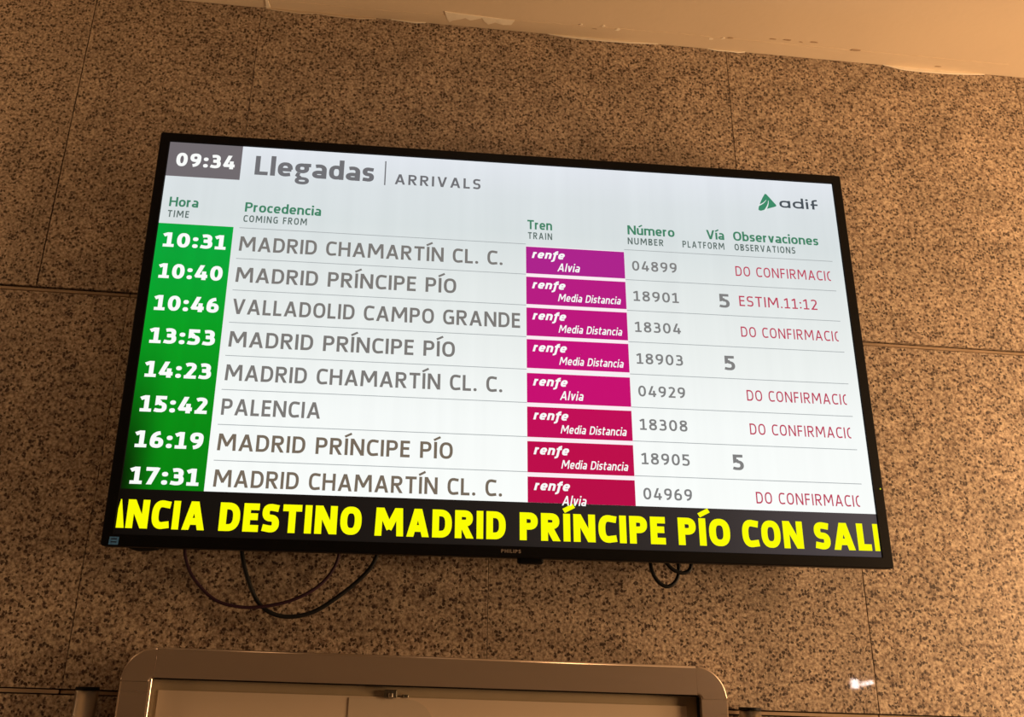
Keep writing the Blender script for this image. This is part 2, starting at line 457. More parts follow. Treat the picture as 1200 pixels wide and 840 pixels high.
def glyph(ch, w):
    """returns width and strokes (points, closed, end extension), clip lo, clip hi"""
    h = w / 2; S = []; lo, hi = 0.0, 1.0
    L = lambda p, e=0.0: S.append((p, False, e))
    O = lambda p: S.append((p[:-1], True, 0.0))
    X = 0.75; d = h * 1.05
    if ch in 'AÁ':
        Wd = .74 + w*.25; L([(d,0),(Wd/2-h*.1,1)],w); L([(Wd-d,0),(Wd/2+h*.1,1)],w); L([(Wd*.22,.30),(Wd*.78,.30)])
    elif ch == 'B':
        Wd = .60+w*.1; L([(h,0),(h,1)]); L([(h,1-h),(Wd*.55,1-h)]+se(Wd*.5,.76,Wd*.5-h*1.2,.24-h,90,-90,10)+[(h,.53)]); L([(h,.53),(Wd*.5,.53)]+se(Wd*.5,.265,Wd*.5-h,.265-h,90,-90,10)+[(h,h)])
    elif ch == 'C':
        Wd = .60+w*.1; ry = .5-h; L([(Wd-h*.3,1-h-.035)]+se(Wd*.56,.5,Wd*.56-h,ry,75,285,22)+[(Wd-h*.3,h+.035)],h*.35)
    elif ch == 'D':
        Wd = .66+w*.15; L([(h,0),(h,1)]); L([(h,1-h),(Wd*.40,1-h)]+se(Wd*.40,.5,Wd*.60-h,.5-h,90,-90,18)+[(h,h)])
    elif ch == 'E':
        Wd = .48+w*.2; L([(h,0),(h,1)]); L([(h,1-h),(Wd,1-h)]); L([(h,.53),(Wd*.93,.53)]); L([(h,h),(Wd,h)])
    elif ch == 'F':
        Wd = .48+w*.2; L([(h,0),(h,1)]); L([(h,1-h),(Wd,1-h)]); L([(h,.50),(Wd*.93,.50)])
    elif ch == 'G':
        Wd = .66+w*.15; ry=.5-h; L([(Wd-h*.8,1-h-.03)]+se(Wd*.54,.5,Wd*.54-h,ry,75,270,20)+[(Wd-h,h+.03),(Wd-h,.48)]); L([(Wd*.56,.48),(Wd,.48)])
    elif ch == 'H':
        Wd = .68+w*.2; L([(h,0),(h,1)]); L([(Wd-h,0),(Wd-h,1)]); L([(h,.53),(Wd-h,.53)])
    elif ch in 'IÍ':
        Wd = w; L([(h,0),(h,1)])
        if ch == 'Í': S.append(([(h-.10,1.10),(h+.26,1.30)],False,0.0,'n')); hi = 1.4
    elif ch == 'L':
        Wd = .46+w*.2; L([(h,0),(h,1)]); L([(h,h),(Wd,h)])
    elif ch == 'M':
        Wd = .90+w*.45; L([(h*1.0,0),(h*1.0+.035,1)],w); L([(Wd-h*1.0,0),(Wd-h*1.0-.035,1)],w); L([(h+.06,1.0),(Wd/2,.30)],w*.25); L([(Wd-h-.06,1.0),(Wd/2,.30)],w*.25)
    elif ch == 'N':
        Wd = .70+w*.25; L([(h,0),(h,1)]); L([(Wd-h,0),(Wd-h,1)]); L([(d,1),(Wd-d,0)],w*.5)
    elif ch in 'OÓ':
        Wd = .70+w*.15; O(se(Wd/2,.5,Wd/2-h,.5-h,0,360,30))
    elif ch == 'P':
        Wd = .60+w*.1; L([(h,0),(h,1)]); L([(h,1-h),(Wd*.5,1-h)]+se(Wd*.5,.69,Wd*.5-h,.31-h,90,-90,12)+[(h,.38+h)])
    elif ch == 'R':
        Wd = .64+w*.1; L([(h,0),(h,1)]); L([(h,1-h),(Wd*.5,1-h)]+se(Wd*.5,.71,Wd*.46-h,.29-h,90,-90,12)+[(h,.42+h)]); L([(Wd*.46,.46),(Wd-h*1.05,0)],w*.5)
    elif ch == 'S':
        Wd = .56+w*.1; r=.25-h*.5; L([(Wd-h*.7,1-h-.03)]+se(Wd*.5,1-h-r,Wd*.5-h,r,75,255,14)+se(Wd*.5,h+r,Wd*.5-h,r,75,-105,14)+[(h*.6,h+.035)],h*.4)
    elif ch == 'T':
        Wd = .60+w*.2; L([(Wd/2,0),(Wd/2,1)]); L([(0,1-h),(Wd,1-h)])
    elif ch == 'U':
        Wd = .66+w*.2; L([(h,1),(h,.35)]+se(Wd/2,.35,Wd/2-h,.35-h,180,360,16)+[(Wd-h,1)])
    elif ch == 'V':
        Wd = .70+w*.25; L([(d,1),(Wd/2-h*.1,0)],w); L([(Wd-d,1),(Wd/2+h*.1,0)],w)
    elif ch == '0':
        Wd = .60+w*.1; O(se(Wd/2,.5,Wd/2-h,.5-h,0,360,28,.88))
    elif ch == '1':
        Wd = .48+w*.2; c = Wd*.54; L([(c,0),(c,1)]); L([(.02,.80),(c,1-h*.6)],h*.2); L([(0,h*.85),(Wd,h*.85)])
    elif ch == '2':
        Wd = .54+w*.1; L([(h*.6,1-h-.06)]+se(Wd*.46,.72,Wd*.50-h*.9,.28-h,115,-30,12)+[(h*1.3,h)]); L([(0,h*.9),(Wd,h*.9)])
    elif ch == '3':
        Wd = .54+w*.1; r1=.245-h*.5; r2=.265-h*.5; L([(h*.6,1-h-.03)]+se(Wd*.42,1-h-r1,Wd*.52-h,r1,100,-90,12)+[(Wd*.28,1-h-2*r1)]); L([(Wd*.28,h+2*r2)]+se(Wd*.42,h+r2,Wd*.58-h,r2,90,-100,14)+[(h*.3,h+.035)],h*.3)
    elif ch == '4':
        Wd = .60+w*.15; L([(Wd*.55,1.0),(h*.9,.26)],w*.3); L([(h*.3,.22+h*.3),(Wd,.22+h*.3)]); L([(Wd*.72,0),(Wd*.72,.58)])
    elif ch == '5':
        Wd = .54+w*.1; L([(h*1.2,1-h),(Wd*.94,1-h)]); L([(h*1.2,1),(h*1.2,.56),(Wd*.4,.60)]+se(Wd*.42,.31,Wd*.58-h,.31-h*.9,85,-100,14)+[(h*.3,h+.03)],h*.3)
    elif ch == '6':
        Wd = .58+w*.1; O(se(Wd/2,.315,Wd/2-h,.315-h,0,360,24)); L([(h,.33)]+se(Wd*.80,.36,Wd*.80-h,.64-h,180,98,14)[1:],h*.3)
    elif ch == '9':
        Wd = .58+w*.1; O(se(Wd/2,.685,Wd/2-h,.315-h,0,360,24)); L([(Wd-h,.67)]+se(Wd*.20,.64,Wd*.80-h,.64-h,0,-82,14)[1:],h*.3)
    elif ch == '7':
        Wd = .54+w*.1; L([(0,1-h),(Wd-h*.4,1-h)]); L([(Wd-h*.9,1-h),(Wd*.30,0)],w*.5)
    elif ch == '8':
        Wd = .58+w*.1; O(se(Wd/2,.755,Wd/2-h*1.25,.245-h,0,360,20)); O(se(Wd/2,.285,Wd/2-h,.285-h,0,360,20))
    elif ch == ':':
        Wd = w*1.25; q=w*.62; O(se(Wd/2,.62,q/2,q/2,0,360,10)); O(se(Wd/2,.14,q/2,q/2,0,360,10)); lo=-.2
        S[:] = [(p, True, ('w', q)) for p, _, _ in S]
    elif ch == '.':
        Wd = w*1.2; q=w*.58; S.append((se(Wd/2,q,q/2,q/2,0,360,10)[:-1], True, ('w', q))); lo=-.1
    elif ch == ' ':
        Wd = .28
    # lower case
    elif ch == 'α':
        Wd = .80; O(se(Wd/2,X/2,Wd/2-h,X/2-h,0,360,22)); L([(Wd-h,0),(Wd-h,X)])
    elif ch == 'δ':
        Wd = .80; O(se(Wd/2,X/2,Wd/2-h,X/2-h,0,360,22)); L([(Wd-h,0),(Wd-h,1.1)]); hi=1.1
    elif ch == 'φ':
        Wd = .52; L([(h+.1,0),(h+.1,.8)]+se(.55,.8,.45-h,.24-h,180,95,8)); L([(0,X-h-.18),(Wd,X-h-.18)]); hi=1.1
    elif ch == 'a':
        Wd = .50+w*.2; r=X*.28; L([(h*1.2,X-h-.02)]+se(Wd*.46,X-h-r,Wd*.54-h,r,110,0,12)+[(Wd-h,0)]); O(se(Wd*.5-h*.1,h+(X*.56-w)/2,Wd*.5-h,(X*.56-w)/2,0,360,20))
    elif ch == 'b':
        Wd = .54+w*.15; L([(h,0),(h,1.04)]); O(se(Wd/2,X/2,Wd/2-h,X/2-h,0,360,22)); hi=1.04
    elif ch == 'c':
        Wd = .44+w*.15; L([(Wd-h*.2,X-h-.03)]+se(Wd*.58,X/2,Wd*.58-h,X/2-h,80,280,18)+[(Wd-h*.2,h+.03)])
    elif ch == 'd':
        Wd = .54+w*.15; L([(Wd-h,0),(Wd-h,1.04)]); O(se(Wd/2,X/2,Wd/2-h,X/2-h,0,360,22)); hi=1.04
    elif ch == 'e':
        Wd = .54+w*.15; L(se(Wd/2,X/2,Wd/2-h,X/2-h,0,275,22)+[(Wd-h*.9,h+.03)]); L([(h,X/2-h*.15),(Wd-h,X/2-h*.15)],h*.5)
    elif ch == 'g':
        Wd = .54+w*.2; O(se(Wd*.46,X-h-.17,Wd*.46-h,.17,0,360,18)); L([(Wd*.60,X-h),(Wd+.02,X-h)]); t_=w*.8; S.append((se(Wd/2,-.17,Wd/2-h,.12,0,360,18)[:-1],True,('w',t_))); S.append(([(Wd*.26,X-.42-h),(Wd*.17,.10),(Wd*.42,-.045)],False,('w',t_))); lo=-.45
    elif ch in 'ií':
        Wd = w; L([(h,0),(h,X)]); hi=1.2
        if ch == 'i': S.append((se(h,.96,h*.62,h*.62,0,360,8)[:-1], True, ('w', h*1.1)))
        else: S.append(([(h-.08,.88),(h+.22,1.08)],False,0.0,'n'))
    elif ch == 'l':
        Wd = w; L([(h,0),(h,1.04)]); hi=1.04
    elif ch == 'm':
        Wd = .88+w*.3; L([(h,0),(h,X)]); a=(Wd-h)/2
        L([(h,X*.5)]+se((h+Wd/2)/2,X-h-.16,(Wd/2-h)/2,.16,180,0,12)+[(Wd/2,0)]); L([(Wd/2,X*.5)]+se((Wd-h+Wd/2)/2,X-h-.16,(Wd/2-h)/2,.16,180,0,12)+[(Wd-h,0)])
    elif ch == 'n':
        Wd = .54+w*.15; L([(h,0),(h,X)]); L([(h,X*.45)]+se(Wd/2,X-h-.22,Wd/2-h,.22,180,0,14)+[(Wd-h,0)])
    elif ch == 'o':
        Wd = .56+w*.15; O(se(Wd/2,X/2,Wd/2-h,X/2-h,0,360,22))
    elif ch == 'r':
        Wd = .34+w*.2; L([(h,0),(h,X)]); L([(h,X*.45)]+se(Wd*.95,X-h-.22,Wd*.95-h,.22,180,98,10),h*.2)
    elif ch == 's':
        Wd = .42+w*.15; r=X/4-h*.5; L([(Wd-h*.6,X-h-.02)]+se(Wd*.5,X-h-r,Wd*.5-h,r,80,255,12)+se(Wd*.5,h+r,Wd*.5-h,r,75,-100,12)+[(h*.5,h+.02)],h*.3)
    elif ch == 't':
        Wd = .34+w*.2; L([(Wd*.36,.95),(Wd*.36,.20)]+se(Wd*.36+.14,.20,.14,.20-h,180,280,8)); L([(0,X-h),(Wd,X-h)])
    elif ch in 'uú':
        Wd = .54+w*.15; L([(h,X),(h,.24)]+se(Wd/2,.24,Wd/2-h,.24-h,180,360,14)); L([(Wd-h,0),(Wd-h,X)])
        if ch == 'ú': S.append(([(Wd/2-.10,.88),(Wd/2+.20,1.08)],False,0.0,'n')); hi=1.2
    elif ch == 'v':
        Wd = .50+w*.25; S.append(([(d,X),(Wd/2,0)],False,w)); S.append(([(Wd-d,X),(Wd/2,0)],False,w)); hi=X
    elif ch == 'f':                                    # tailed f of the operator's word mark
        Wd = .40+w*.1; L(se(.0,-.10,.20,.16,270,360,8)+[(.20,.75)]+se(.20+.24,.76,.24,.24-h,180,95,8)); L([(0,X-h),(Wd+.02,X-h)]); lo=-.4; hi=1.05
    else:
        Wd = .5; L([(h,0),(h,1)])
    if ch == 'Ó': S.append(([(Wd/2-.12,1.10),(Wd/2+.24,1.30)],False,0.0,'n')); hi = 1.4
    return Wd, S, lo, hi

def clip_y(poly, lo, hi):
    for lim, keep in ((lo, 1), (hi, -1)):
        out = []
        for i in range(len(poly)):
            a, b = poly[i], poly[(i + 1) % len(poly)]
            ia, ib = keep * (a[1] - lim) >= -1e-9, keep * (b[1] - lim) >= -1e-9
            if ia: out.append(a)
            if ia != ib:
                t = (lim - a[1]) / (b[1] - a[1]); out.append((a[0] + t * (b[0] - a[0]), lim))
        poly = out
        if len(poly) < 3: return []
    return poly

def clip_x(poly, lo, hi):
    q = clip_y([(y, x) for x, y in poly], lo, hi)
    return [(x, y) for y, x in q]

GC = {}
def glyph_polys(ch, w):
    key = (ch, round(w, 4))
    if key in GC: return GC[key]
    Wd, S, lo, hi = glyph(ch, w)
    polys = []
    for st in S:
        pts, closed, ext = st[0], st[1], st[2]
        sw = w
        if isinstance(ext, tuple): sw = ext[1]; ext = 0
        if len(st) > 3: sw = min(w * 0.8, 0.17)
        P = [Vector(p) for p in pts]
        Q = [P[0]]
        for p in P[1:]:
            if (p - Q[-1]).length > 1e-4: Q.append(p)
        if closed and (Q[0] - Q[-1]).length < 1e-4: Q.pop()
        P = Q
        if not closed and ext:
            P[0] = P[0] + (P[0] - P[1]).normalized() * ext
            P[-1] = P[-1] + (P[-1] - P[-2]).normalized() * ext
        n = len(P); L_, R_ = [], []
        for i in range(n):
            a = P[i - 1] if (i > 0 or closed) else None
            b = P[(i + 1) % n] if (i < n - 1 or closed) else None
            d1 = (P[i] - a).normalized() if a is not None else None
            d2 = (b - P[i]).normalized() if b is not None else None
            if d1 is None: d1 = d2
            if d2 is None: d2 = d1
            n1 = Vector((-d1.y, d1.x)); n2 = Vector((-d2.y, d2.x))
            mt_ = n1 + n2
            if mt_.length < 0.3: mt_ = n1
            mt_.normalize()
            s = min(1 / max(mt_.dot(n1), 0.35), 1.8) * sw / 2
            L_.append(P[i] + mt_ * s); R_.append(P[i] - mt_ * s)
        for i in range(n if closed else n - 1):
            j = (i + 1) % n
            poly = clip_y([tuple(L_[i]), tuple(R_[i]), tuple(R_[j]), tuple(L_[j])], lo, hi)
            if len(poly) >= 3: polys.append(poly)
    GC[key] = (Wd, polys)
    return GC[key]

def write(name, s, u0, u1, v, cap, w, mat, track=0.16, shear=0.0, y=-0.0006, clip=None, parent=None, fit=None):
    tot = 0; items = []
    for i, ch in enumerate(s):
        Wd, polys = glyph_polys(ch, w)
        items.append((tot, polys)); tot += Wd + (track if i < len(s) - 1 else 0)
    if fit:                                            # only the first letters fill the width, the rest runs on
        tot = sum(glyph_polys(c, w)[0] for c in s[:fit]) + track * (fit - 1)
    sx = (u1 - u0) / (tot + shear * 0.7)
    V, Fc = [], []
    for off, polys in items:
        for p in polys:
            q = [(u0 + (off + px + shear * py) * sx, v + py * cap) for px, py in p]
            if clip: q = clip_x(q, *clip)
            if len(q) < 3: continue
            k = len(V)
            V += [(a, y, b) for a, b in q]
            Fc.append(tuple(range(k, k + len(q))))
    return from_faces(name, V, Fc, mat, parent or screen)

# --- header
flat('clock_panel', -hw, -0.469, 0.2678, hh, -0.0003, GREYBOX, screen)
write('clock_digits', '09:34', -0.5787, -0.4798, 0.2873, 0.0262, 0.215, T_WHITE, 0.14)
write('title_lettering', 'Llegadas', -0.445, -0.2402, 0.2798, 0.0368, 0.185, T_TITLE, 0.09)
flat('title_bar', -0.2221, -0.2199, 0.275, 0.3223, -0.0004, T_TITLE, screen)
write('title_lettering', 'ARRIVALS', -0.2037, -0.0535, 0.2780, 0.0200, 0.170, T_TITLE, 0.25)
heads = [('Hora', -0.5804, -0.5323, 'TIME', -0.5807, -0.5456, 0.0028),
         ('Procedencia', -0.4544, -0.3265, 'COMING FROM', -0.4551, -0.3489, 0.0008),
         ('Tren', 0.0292, 0.0727, 'TRAIN', 0.0301, 0.0724, -0.001),
         ('Número', 0.2066, 0.2909, 'NUMBER', 0.2061, 0.2698, 0),
         ('Vía', 0.3486, 0.3807, 'PLATFORM', 0.3041, 0.3796, 0),
         ('Observaciones', 0.3973, 0.5533, 'OBSERVATIONS', 0.3981, 0.5087, 0)]
for a, a0, a1, c, c0, c1, dz in heads:
    write('heading_lettering', a, a0, a1, 0.2074 + dz, 0.0178, 0.175, T_HEAD, 0.08)
    write('subheading_lettering', c, c0, c1, 0.1885 + dz * 0.6, 0.0128, 0.175, T_SUB, 0.24)
# operator's emblem: rounded green triangle with two white swooshes, and its word
tri = [(0.4627,0.3030),(0.4645,0.3052),(0.4668,0.3040),(0.4740,0.2950),(0.4828,0.2838),(0.4832,0.2815),(0.4812,0.2800),(0.4700,0.2762),(0.4640,0.2742),(0.4600,0.2722),(0.4535,0.2700),(0.4500,0.2705),(0.4490,0.2725),(0.4500,0.2770),(0.4545,0.2880),(0.4590,0.2970)]
from_faces('logo_emblem', [(x, -0.0004, z) for x, z in tri], [tuple(range(len(tri)))], LOGOG, screen)
def ribbon(name, pts, w0, w1, mat, y):
    V, Fc = [], []
    n = len(pts)
    for i, p in enumerate(pts):
        a = Vector(pts[max(i-1,0)]); b = Vector(pts[min(i+1,n-1)]); t = (b-a).normalized(); nn = Vector((-t.y, t.x))
        ww = w0 + (w1 - w0) * i / (n - 1); q = Vector(p)
        for s in (1, -1): r = q + nn * s * ww / 2; V.append((r.x, y, r.y))
    for i in range(n - 1): Fc.append((2*i, 2*i+1, 2*i+3, 2*i+2))
    return from_faces(name, V, Fc, mat, screen)
SW = glow('pale_emblem_swoosh', (228,234,233))
ribbon('emblem_swoosh', [(0.4490,0.2800),(0.4545,0.2826),(0.4590,0.2855),(0.4630,0.2895),(0.4652,0.2925)], 0.0026, 0.0006, SW, -0.0006)
ribbon('emblem_swoosh', [(0.4605,0.2700),(0.4640,0.2755),(0.4668,0.2810),(0.4685,0.2860),(0.4692,0.2915)], 0.0034, 0.0007, SW, -0.0006)
write('logo_lettering', 'αδiφ', 0.4892, 0.5609, 0.2788, 0.0190, 0.17, LOGOD, 0.17)

# --- table
RP = 0.0565
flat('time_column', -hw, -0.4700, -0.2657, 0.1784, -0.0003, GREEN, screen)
for k in range(8):
    z = 0.1778 - RP * k
    flat('divider_line', -0.4603, 0.0262, z - 0.0006, z + 0.0006, -0.0003, LINE, screen)
    flat('divider_line', 0.199, 0.5755, z - 0.0006, z + 0.0006, -0.0003, LINE, screen)
rows_ = [('10:31', 'MADRID CHAMARTÍN CL. C.', -0.0139, 'Alvia', '04899', None, 'DO'),
         ('10:40', 'MADRID PRÍNCIPE PÍO', -0.0925, 'Media Distancia', '18901', '5', 'ES'),
         ('10:46', 'VALLADOLID CAMPO GRANDE', 0.0157, 'Media Distancia', '18304', None, 'DO'),
         ('13:53', 'MADRID PRÍNCIPE PÍO', -0.0925, 'Media Distancia', '18903', '5', None),
         ('14:23', 'MADRID CHAMARTÍN CL. C.', -0.0139, 'Alvia', '04929', None, 'DO'),
         ('15:42', 'PALENCIA', -0.3036, 'Media Distancia', '18308', None, 'DO'),
         ('16:19', 'MADRID PRÍNCIPE PÍO', -0.0925, 'Media Distancia', '18905', '5', None),
         ('17:31', 'MADRID CHAMARTÍN CL. C.', -0.0139, 'Alvia', '04969', None, 'DO')]
badge_rgb = [(172,32,140), (182,24,130), (188,18,124), (196,12,120), (198,8,112), (192,6,86), (188,6,74), (184,6,70)]
for k, (t, dest, u1, kind, num, plat, obs) in enumerate(rows_):
    v = 0.1356 - 0.05625 * k
    write('time_digits', t, -0.5815, -0.4792, v, 0.0262, 0.215, T_WHITE, 0.13)
    write('destination_lettering', dest, -0.4573, u1, v - 0.0002, 0.0265, 0.165, T_ROWB if k > 5 else T_ROW, 0.14)
    b0 = 0.1230 - 0.0563 * k - (0.0006 * k if k > 3 else 0); b1 = b0 + 0.0500
    lo_ = max(b0, -0.2657)
    flat('badge_border', 0.0262, 0.1990, max(b0 - 0.0052, -0.2657), b1 + 0.0012, -0.00035, PALE, screen)
    bo = flat('train_badge', 0.0265, 0.1985, lo_, b1, -0.0005, glow('lit_magenta_badge', badge_rgb[k]), screen)
    write('badge_lettering', 'renfe', 0.0362, 0.0949, b0 + 0.0290, 0.0152, 0.20, T_WHITE, 0.10, 0.22, -0.0008)
    if kind == 'Alvia':
        write('badge_lettering', 'Alvia', 0.0803, 0.1204, b0 + 0.0065, 0.0150, 0.155, T_WHITE, 0.12, 0.22, -0.0008)
    else:
        write('badge_lettering', 'Media Distancia', 0.0804, 0.1896, b0 + 0.0077, 0.0137, 0.155, T_WHITE, 0.12, 0.22, -0.0008)
    write('number_digits', num, 0.2116, 0.2906, v + 0.0032, 0.0186, 0.160, T_NUM, 0.19)
    if plat: write('platform_digit', '5', 0.3622, 0.3802, v - 0.0006, 0.0254, 0.185, T_NUM)
    if obs == 'DO': write('notice_lettering', 'DO CONFIRMACIO', 0.3958, 0.5585, v + 0.0040 - (0.001 if k > 4 else 0), 0.0186, 0.130, T_RED, 0.20, clip=(0.39, 0.5680), fit=13)
    if obs == 'ES': write('notice_lettering', 'ESTIM.11:12', 0.3976, 0.5369, v + 0.0040, 0.0190, 0.130, T_RED, 0.19)

# --- ticker
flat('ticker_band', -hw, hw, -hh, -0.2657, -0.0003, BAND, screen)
for s, a, c in (('NCIA', -0.5785, -0.4635), ('DESTINO', -0.4427, -0.2296), ('MADRID', -0.2093, -0.0082), ('PRÍNCIPE', 0.0136, 0.2439), ('PÍO', 0.2644, 0.3482), ('CON', 0.3679, 0.4670), ('SALI', 0.4858, 0.5945)):
    write('ticker_word', s, a, c, -0.3240, 0.0425, 0.240, T_YEL, 0.11, y=-0.0006, clip=(-hw + 0.0008, hw - 0.0008))

from_faces('ticker_word', [(-hw+0.0008,-0.0006,-0.3240),(-0.5805,-0.0006,-0.3240),(-0.5885,-0.0006,-0.2815),(-hw+0.0030,-0.0006,-0.2815),(-hw+0.0008,-0.0006,-0.2960)], [(0,1,2,3,4)], T_YEL, screen)

# --- marks and small parts on the bezel
LOGOW = painted('pale_brand_print', (0.26, 0.22, 0.19, 1), (0.30, 0.25, 0.22, 1), 40, 0, 0.5)
write('brand_lettering', 'PHILIPS', -0.0155, 0.0149, -0.3440, 0.0052, 0.20, LOGOW, 0.22, y=-0.0032, parent=tv)
STK = painted('dull_blue_sticker', (0.07, 0.22, 0.55, 1), (0.10, 0.30, 0.66, 1), 300, 0, 0.5)
stk = from_faces('sticker', [(-0.5985,-0.0033,-0.3490),(-0.5848,-0.0033,-0.3490),(-0.5842,-0.0033,-0.3375),(-0.5980,-0.0033,-0.3375)], [(0,1,2,3)], STK, tv)
DKB = painted('dark_sticker_print', (0.012, 0.02, 0.05, 1), (0.02, 0.03, 0.07, 1), 200, 0, 0.5)
for z in (-0.3405, -0.3450):
    flat('sticker_print', -0.5955, -0.5872, z - 0.0008, z + 0.0008, -0.0035, DKB, stk)
led = from_faces('status_light', [(0.6048+0.0014*math.cos(a), -0.0032, -0.2250+0.0014*math.sin(a)) for a in [k*math.pi/4 for k in range(8)]], [tuple(range(8))[::-1]], glow('yellow_green_led', (190,190,40)), tv)
bm = bmesh.new()
add_box(bm, 0.012, 0.052, 0.006, 0.022, -hh - BZ - 0.0075, -hh - BZ + 0.004, 0.0035, 3)
build('remote_sensor', bm, BLACKP, tv)

# ------------------------------------------------------------------ cables under the screen
c = tube('hanging_cable', [(-0.484,-0.05,-0.345+TZ),(-0.479,-0.04,-0.375+TZ),(-0.476,-0.04,-0.397+TZ),(-0.461,-0.04,-0.427+TZ),(-0.426,-0.04,-0.458+TZ),(-0.387,-0.04,-0.468+TZ),(-0.349,-0.04,-0.466+TZ),(-0.305,-0.04,-0.454+TZ),(-0.268,-0.04,-0.431+TZ),(-0.247,-0.04,-0.401+TZ),(-0.241,-0.045,-0.370+TZ),(-0.238,-0.05,-0.345+TZ)], 0.0026, PURPLE)
tag(c, 'thin dark purple cable hanging in a wide loop under the left half of the screen', 'cable')
c = tube('hanging_cable', [(-0.398,-0.05,-0.345+TZ),(-0.395,-0.032,-0.375+TZ),(-0.387,-0.032,-0.406+TZ),(-0.373,-0.032,-0.439+TZ),(-0.357,-0.030,-0.463+TZ),(-0.335,-0.030,-0.476+TZ),(-0.309,-0.030,-0.479+TZ),(-0.278,-0.032,-0.472+TZ),(-0.247,-0.034,-0.453+TZ),(-0.210,-0.036,-0.422+TZ),(-0.189,-0.038,-0.396+TZ),(-0.180,-0.045,-0.365+TZ),(-0.178,-0.05,-0.345+TZ)], 0.0034, BLACKC)
tag(c, 'thick black cable hanging lowest, crossing the purple cable under the screen', 'cable')
c = tube('hanging_cable', [(-0.585,-0.06,-0.34+TZ),(-0.572,-0.05,-0.375+TZ),(-0.553,-0.05,-0.3880+TZ),(-0.534,-0.05,-0.3895+TZ),(-0.514,-0.05,-0.3850+TZ),(-0.496,-0.055,-0.370+TZ),(-0.485,-0.06,-0.34+TZ)], 0.0040, BLACKC)
tag(c, 'short black cable sagging just below the bottom left corner of the screen', 'cable')
c = tube('hanging_cable', [(0.253,-0.05,-0.345+TZ),(0.254,-0.04,-0.365+TZ),(0.256,-0.04,-0.387+TZ),(0.265,-0.04,-0.404+TZ),(0.279,-0.04,-0.412+TZ),(0.292,-0.04,-0.406+TZ),(0.300,-0.04,-0.391+TZ),(0.298,-0.042,-0.365+TZ),(0.285,-0.046,-0.352+TZ),(0.270,-0.052,-0.354+TZ),(0.271,-0.054,-0.369+TZ),(0.283,-0.054,-0.384+TZ),(0.294,-0.054,-0.390+TZ),(0.305,-0.054,-0.391+TZ),(0.315,-0.054,-0.384+TZ),(0.318,-0.052,-0.365+TZ),(0.314,-0.05,-0.345+TZ)], 0.0031, BLACKC)
tag(c, 'black cable curled into two small loops under the right half of the screen', 'cable')

# ------------------------------------------------------------------ notice case below
case = empty('display_case', (-0.09, 0.0, 0.72))
tag(case, 'wall-mounted notice case with rounded satin metal frame below the screen', 'display case')
cx0, cx1, cz1, cz0 = -0.541, 0.360, -0.5300 + TZ, 0.72
YF, YB, FWD, RR = -0.060, -0.002, 0.0415, 0.047
ox, oz = 0.09, -0.72
def rail(name, x0, x1, z0, z1):
    bm = bmesh.new(); add_box(bm, x0 + ox, x1 + ox, YF, YB, z0 + oz, z1 + oz)
    ax = 0 if x1 - x0 > z1 - z0 else 2
    es = [e for e in bm.edges if abs(e.verts[0].co[ax] - e.verts[1].co[ax]) > 0.2 and max(v.co.y for v in e.verts) < -0.05]
    mid = ((cx0 + cx1) / 2 + ox, 0, (cz0 + cz1) / 2 + oz); k_ = 2 - ax
    es = [e for e in es if abs(e.verts[0].co[k_] - mid[k_]) > abs((x0 + x1) / 2 + ox - mid[0] if ax == 2 else (z0 + z1) / 2 + oz - mid[2])]   # outer edge only
    bmesh.ops.bevel(bm, geom=es, offset=0.0030, segments=7, affect='EDGES', profile=0.5)
    for f in bm.faces:
        if f.calc_area() < 0.01 and len(f.verts) == 4: f.smooth = True
    return build(name, bm, FRAME, case)
G = 0.0004
rail('frame_rail', cx0 + RR + G, cx1 - RR - G, cz1 - FWD, cz1)
rail('frame_rail', cx0 + RR + G, cx1 - RR - G, cz0, cz0 + FWD)
rail('frame_rail', cx0, cx0 + FWD, cz0 + RR + G, cz1 - RR - G)
rail('frame_rail', cx1 - FWD, cx1, cz0 + RR + G, cz1 - RR - G)
def corner(cx, cz, a0):
    prof = []
    r0, r1, b = RR - FWD, RR, 0.0030
    prof = [(r0, YB), (r0, YF + b)] + [(r0 + b - b*math.cos(t), YF + b - b*math.sin(t)) for t in (math.pi/6, math.pi/3, math.pi/2)] + \
           [(r1 - b + b*math.sin(t), YF + b - b*math.cos(t)) for t in (0, math.pi/6, math.pi/3, math.pi/2)] + [(r1, YB)]
    V, Fc = [], []; n = 16; m_ = len(prof)
    for i in range(n + 1):
        a = math.radians(a0 + 90 * i / n)
        V += [(cx + ox + r * math.cos(a), y, cz + oz + r * math.sin(a)) for r, y in prof]
    for i in range(n):
        for j in range(m_ - 1):
            a = i * m_ + j; Fc.append((a, a + 1, a + 1 + m_, a + m_))
    Fc.append(tuple(range(m_))[::-1]); Fc.append(tuple(n * m_ + j for j in range(m_)))
    bm = bmesh.new(); me = bpy.data.meshes.new('t'); me.from_pydata(V, [], Fc); bm.from_mesh(me); bpy.data.meshes.remove(me)
    bmesh.ops.recalc_face_normals(bm, faces=bm.faces)
    for f in bm.faces:
        if abs(f.normal.y) < 0.97: f.smooth = True
    o = build('frame_corner', bm, FRAME, case)
    return o
corner(cx0 + RR, cz1 - RR, 90); corner(cx1 - RR, cz1 - RR, 0); corner(cx0 + RR, cz0 + RR, 180); corner(cx1 - RR, cz0 + RR, 270)
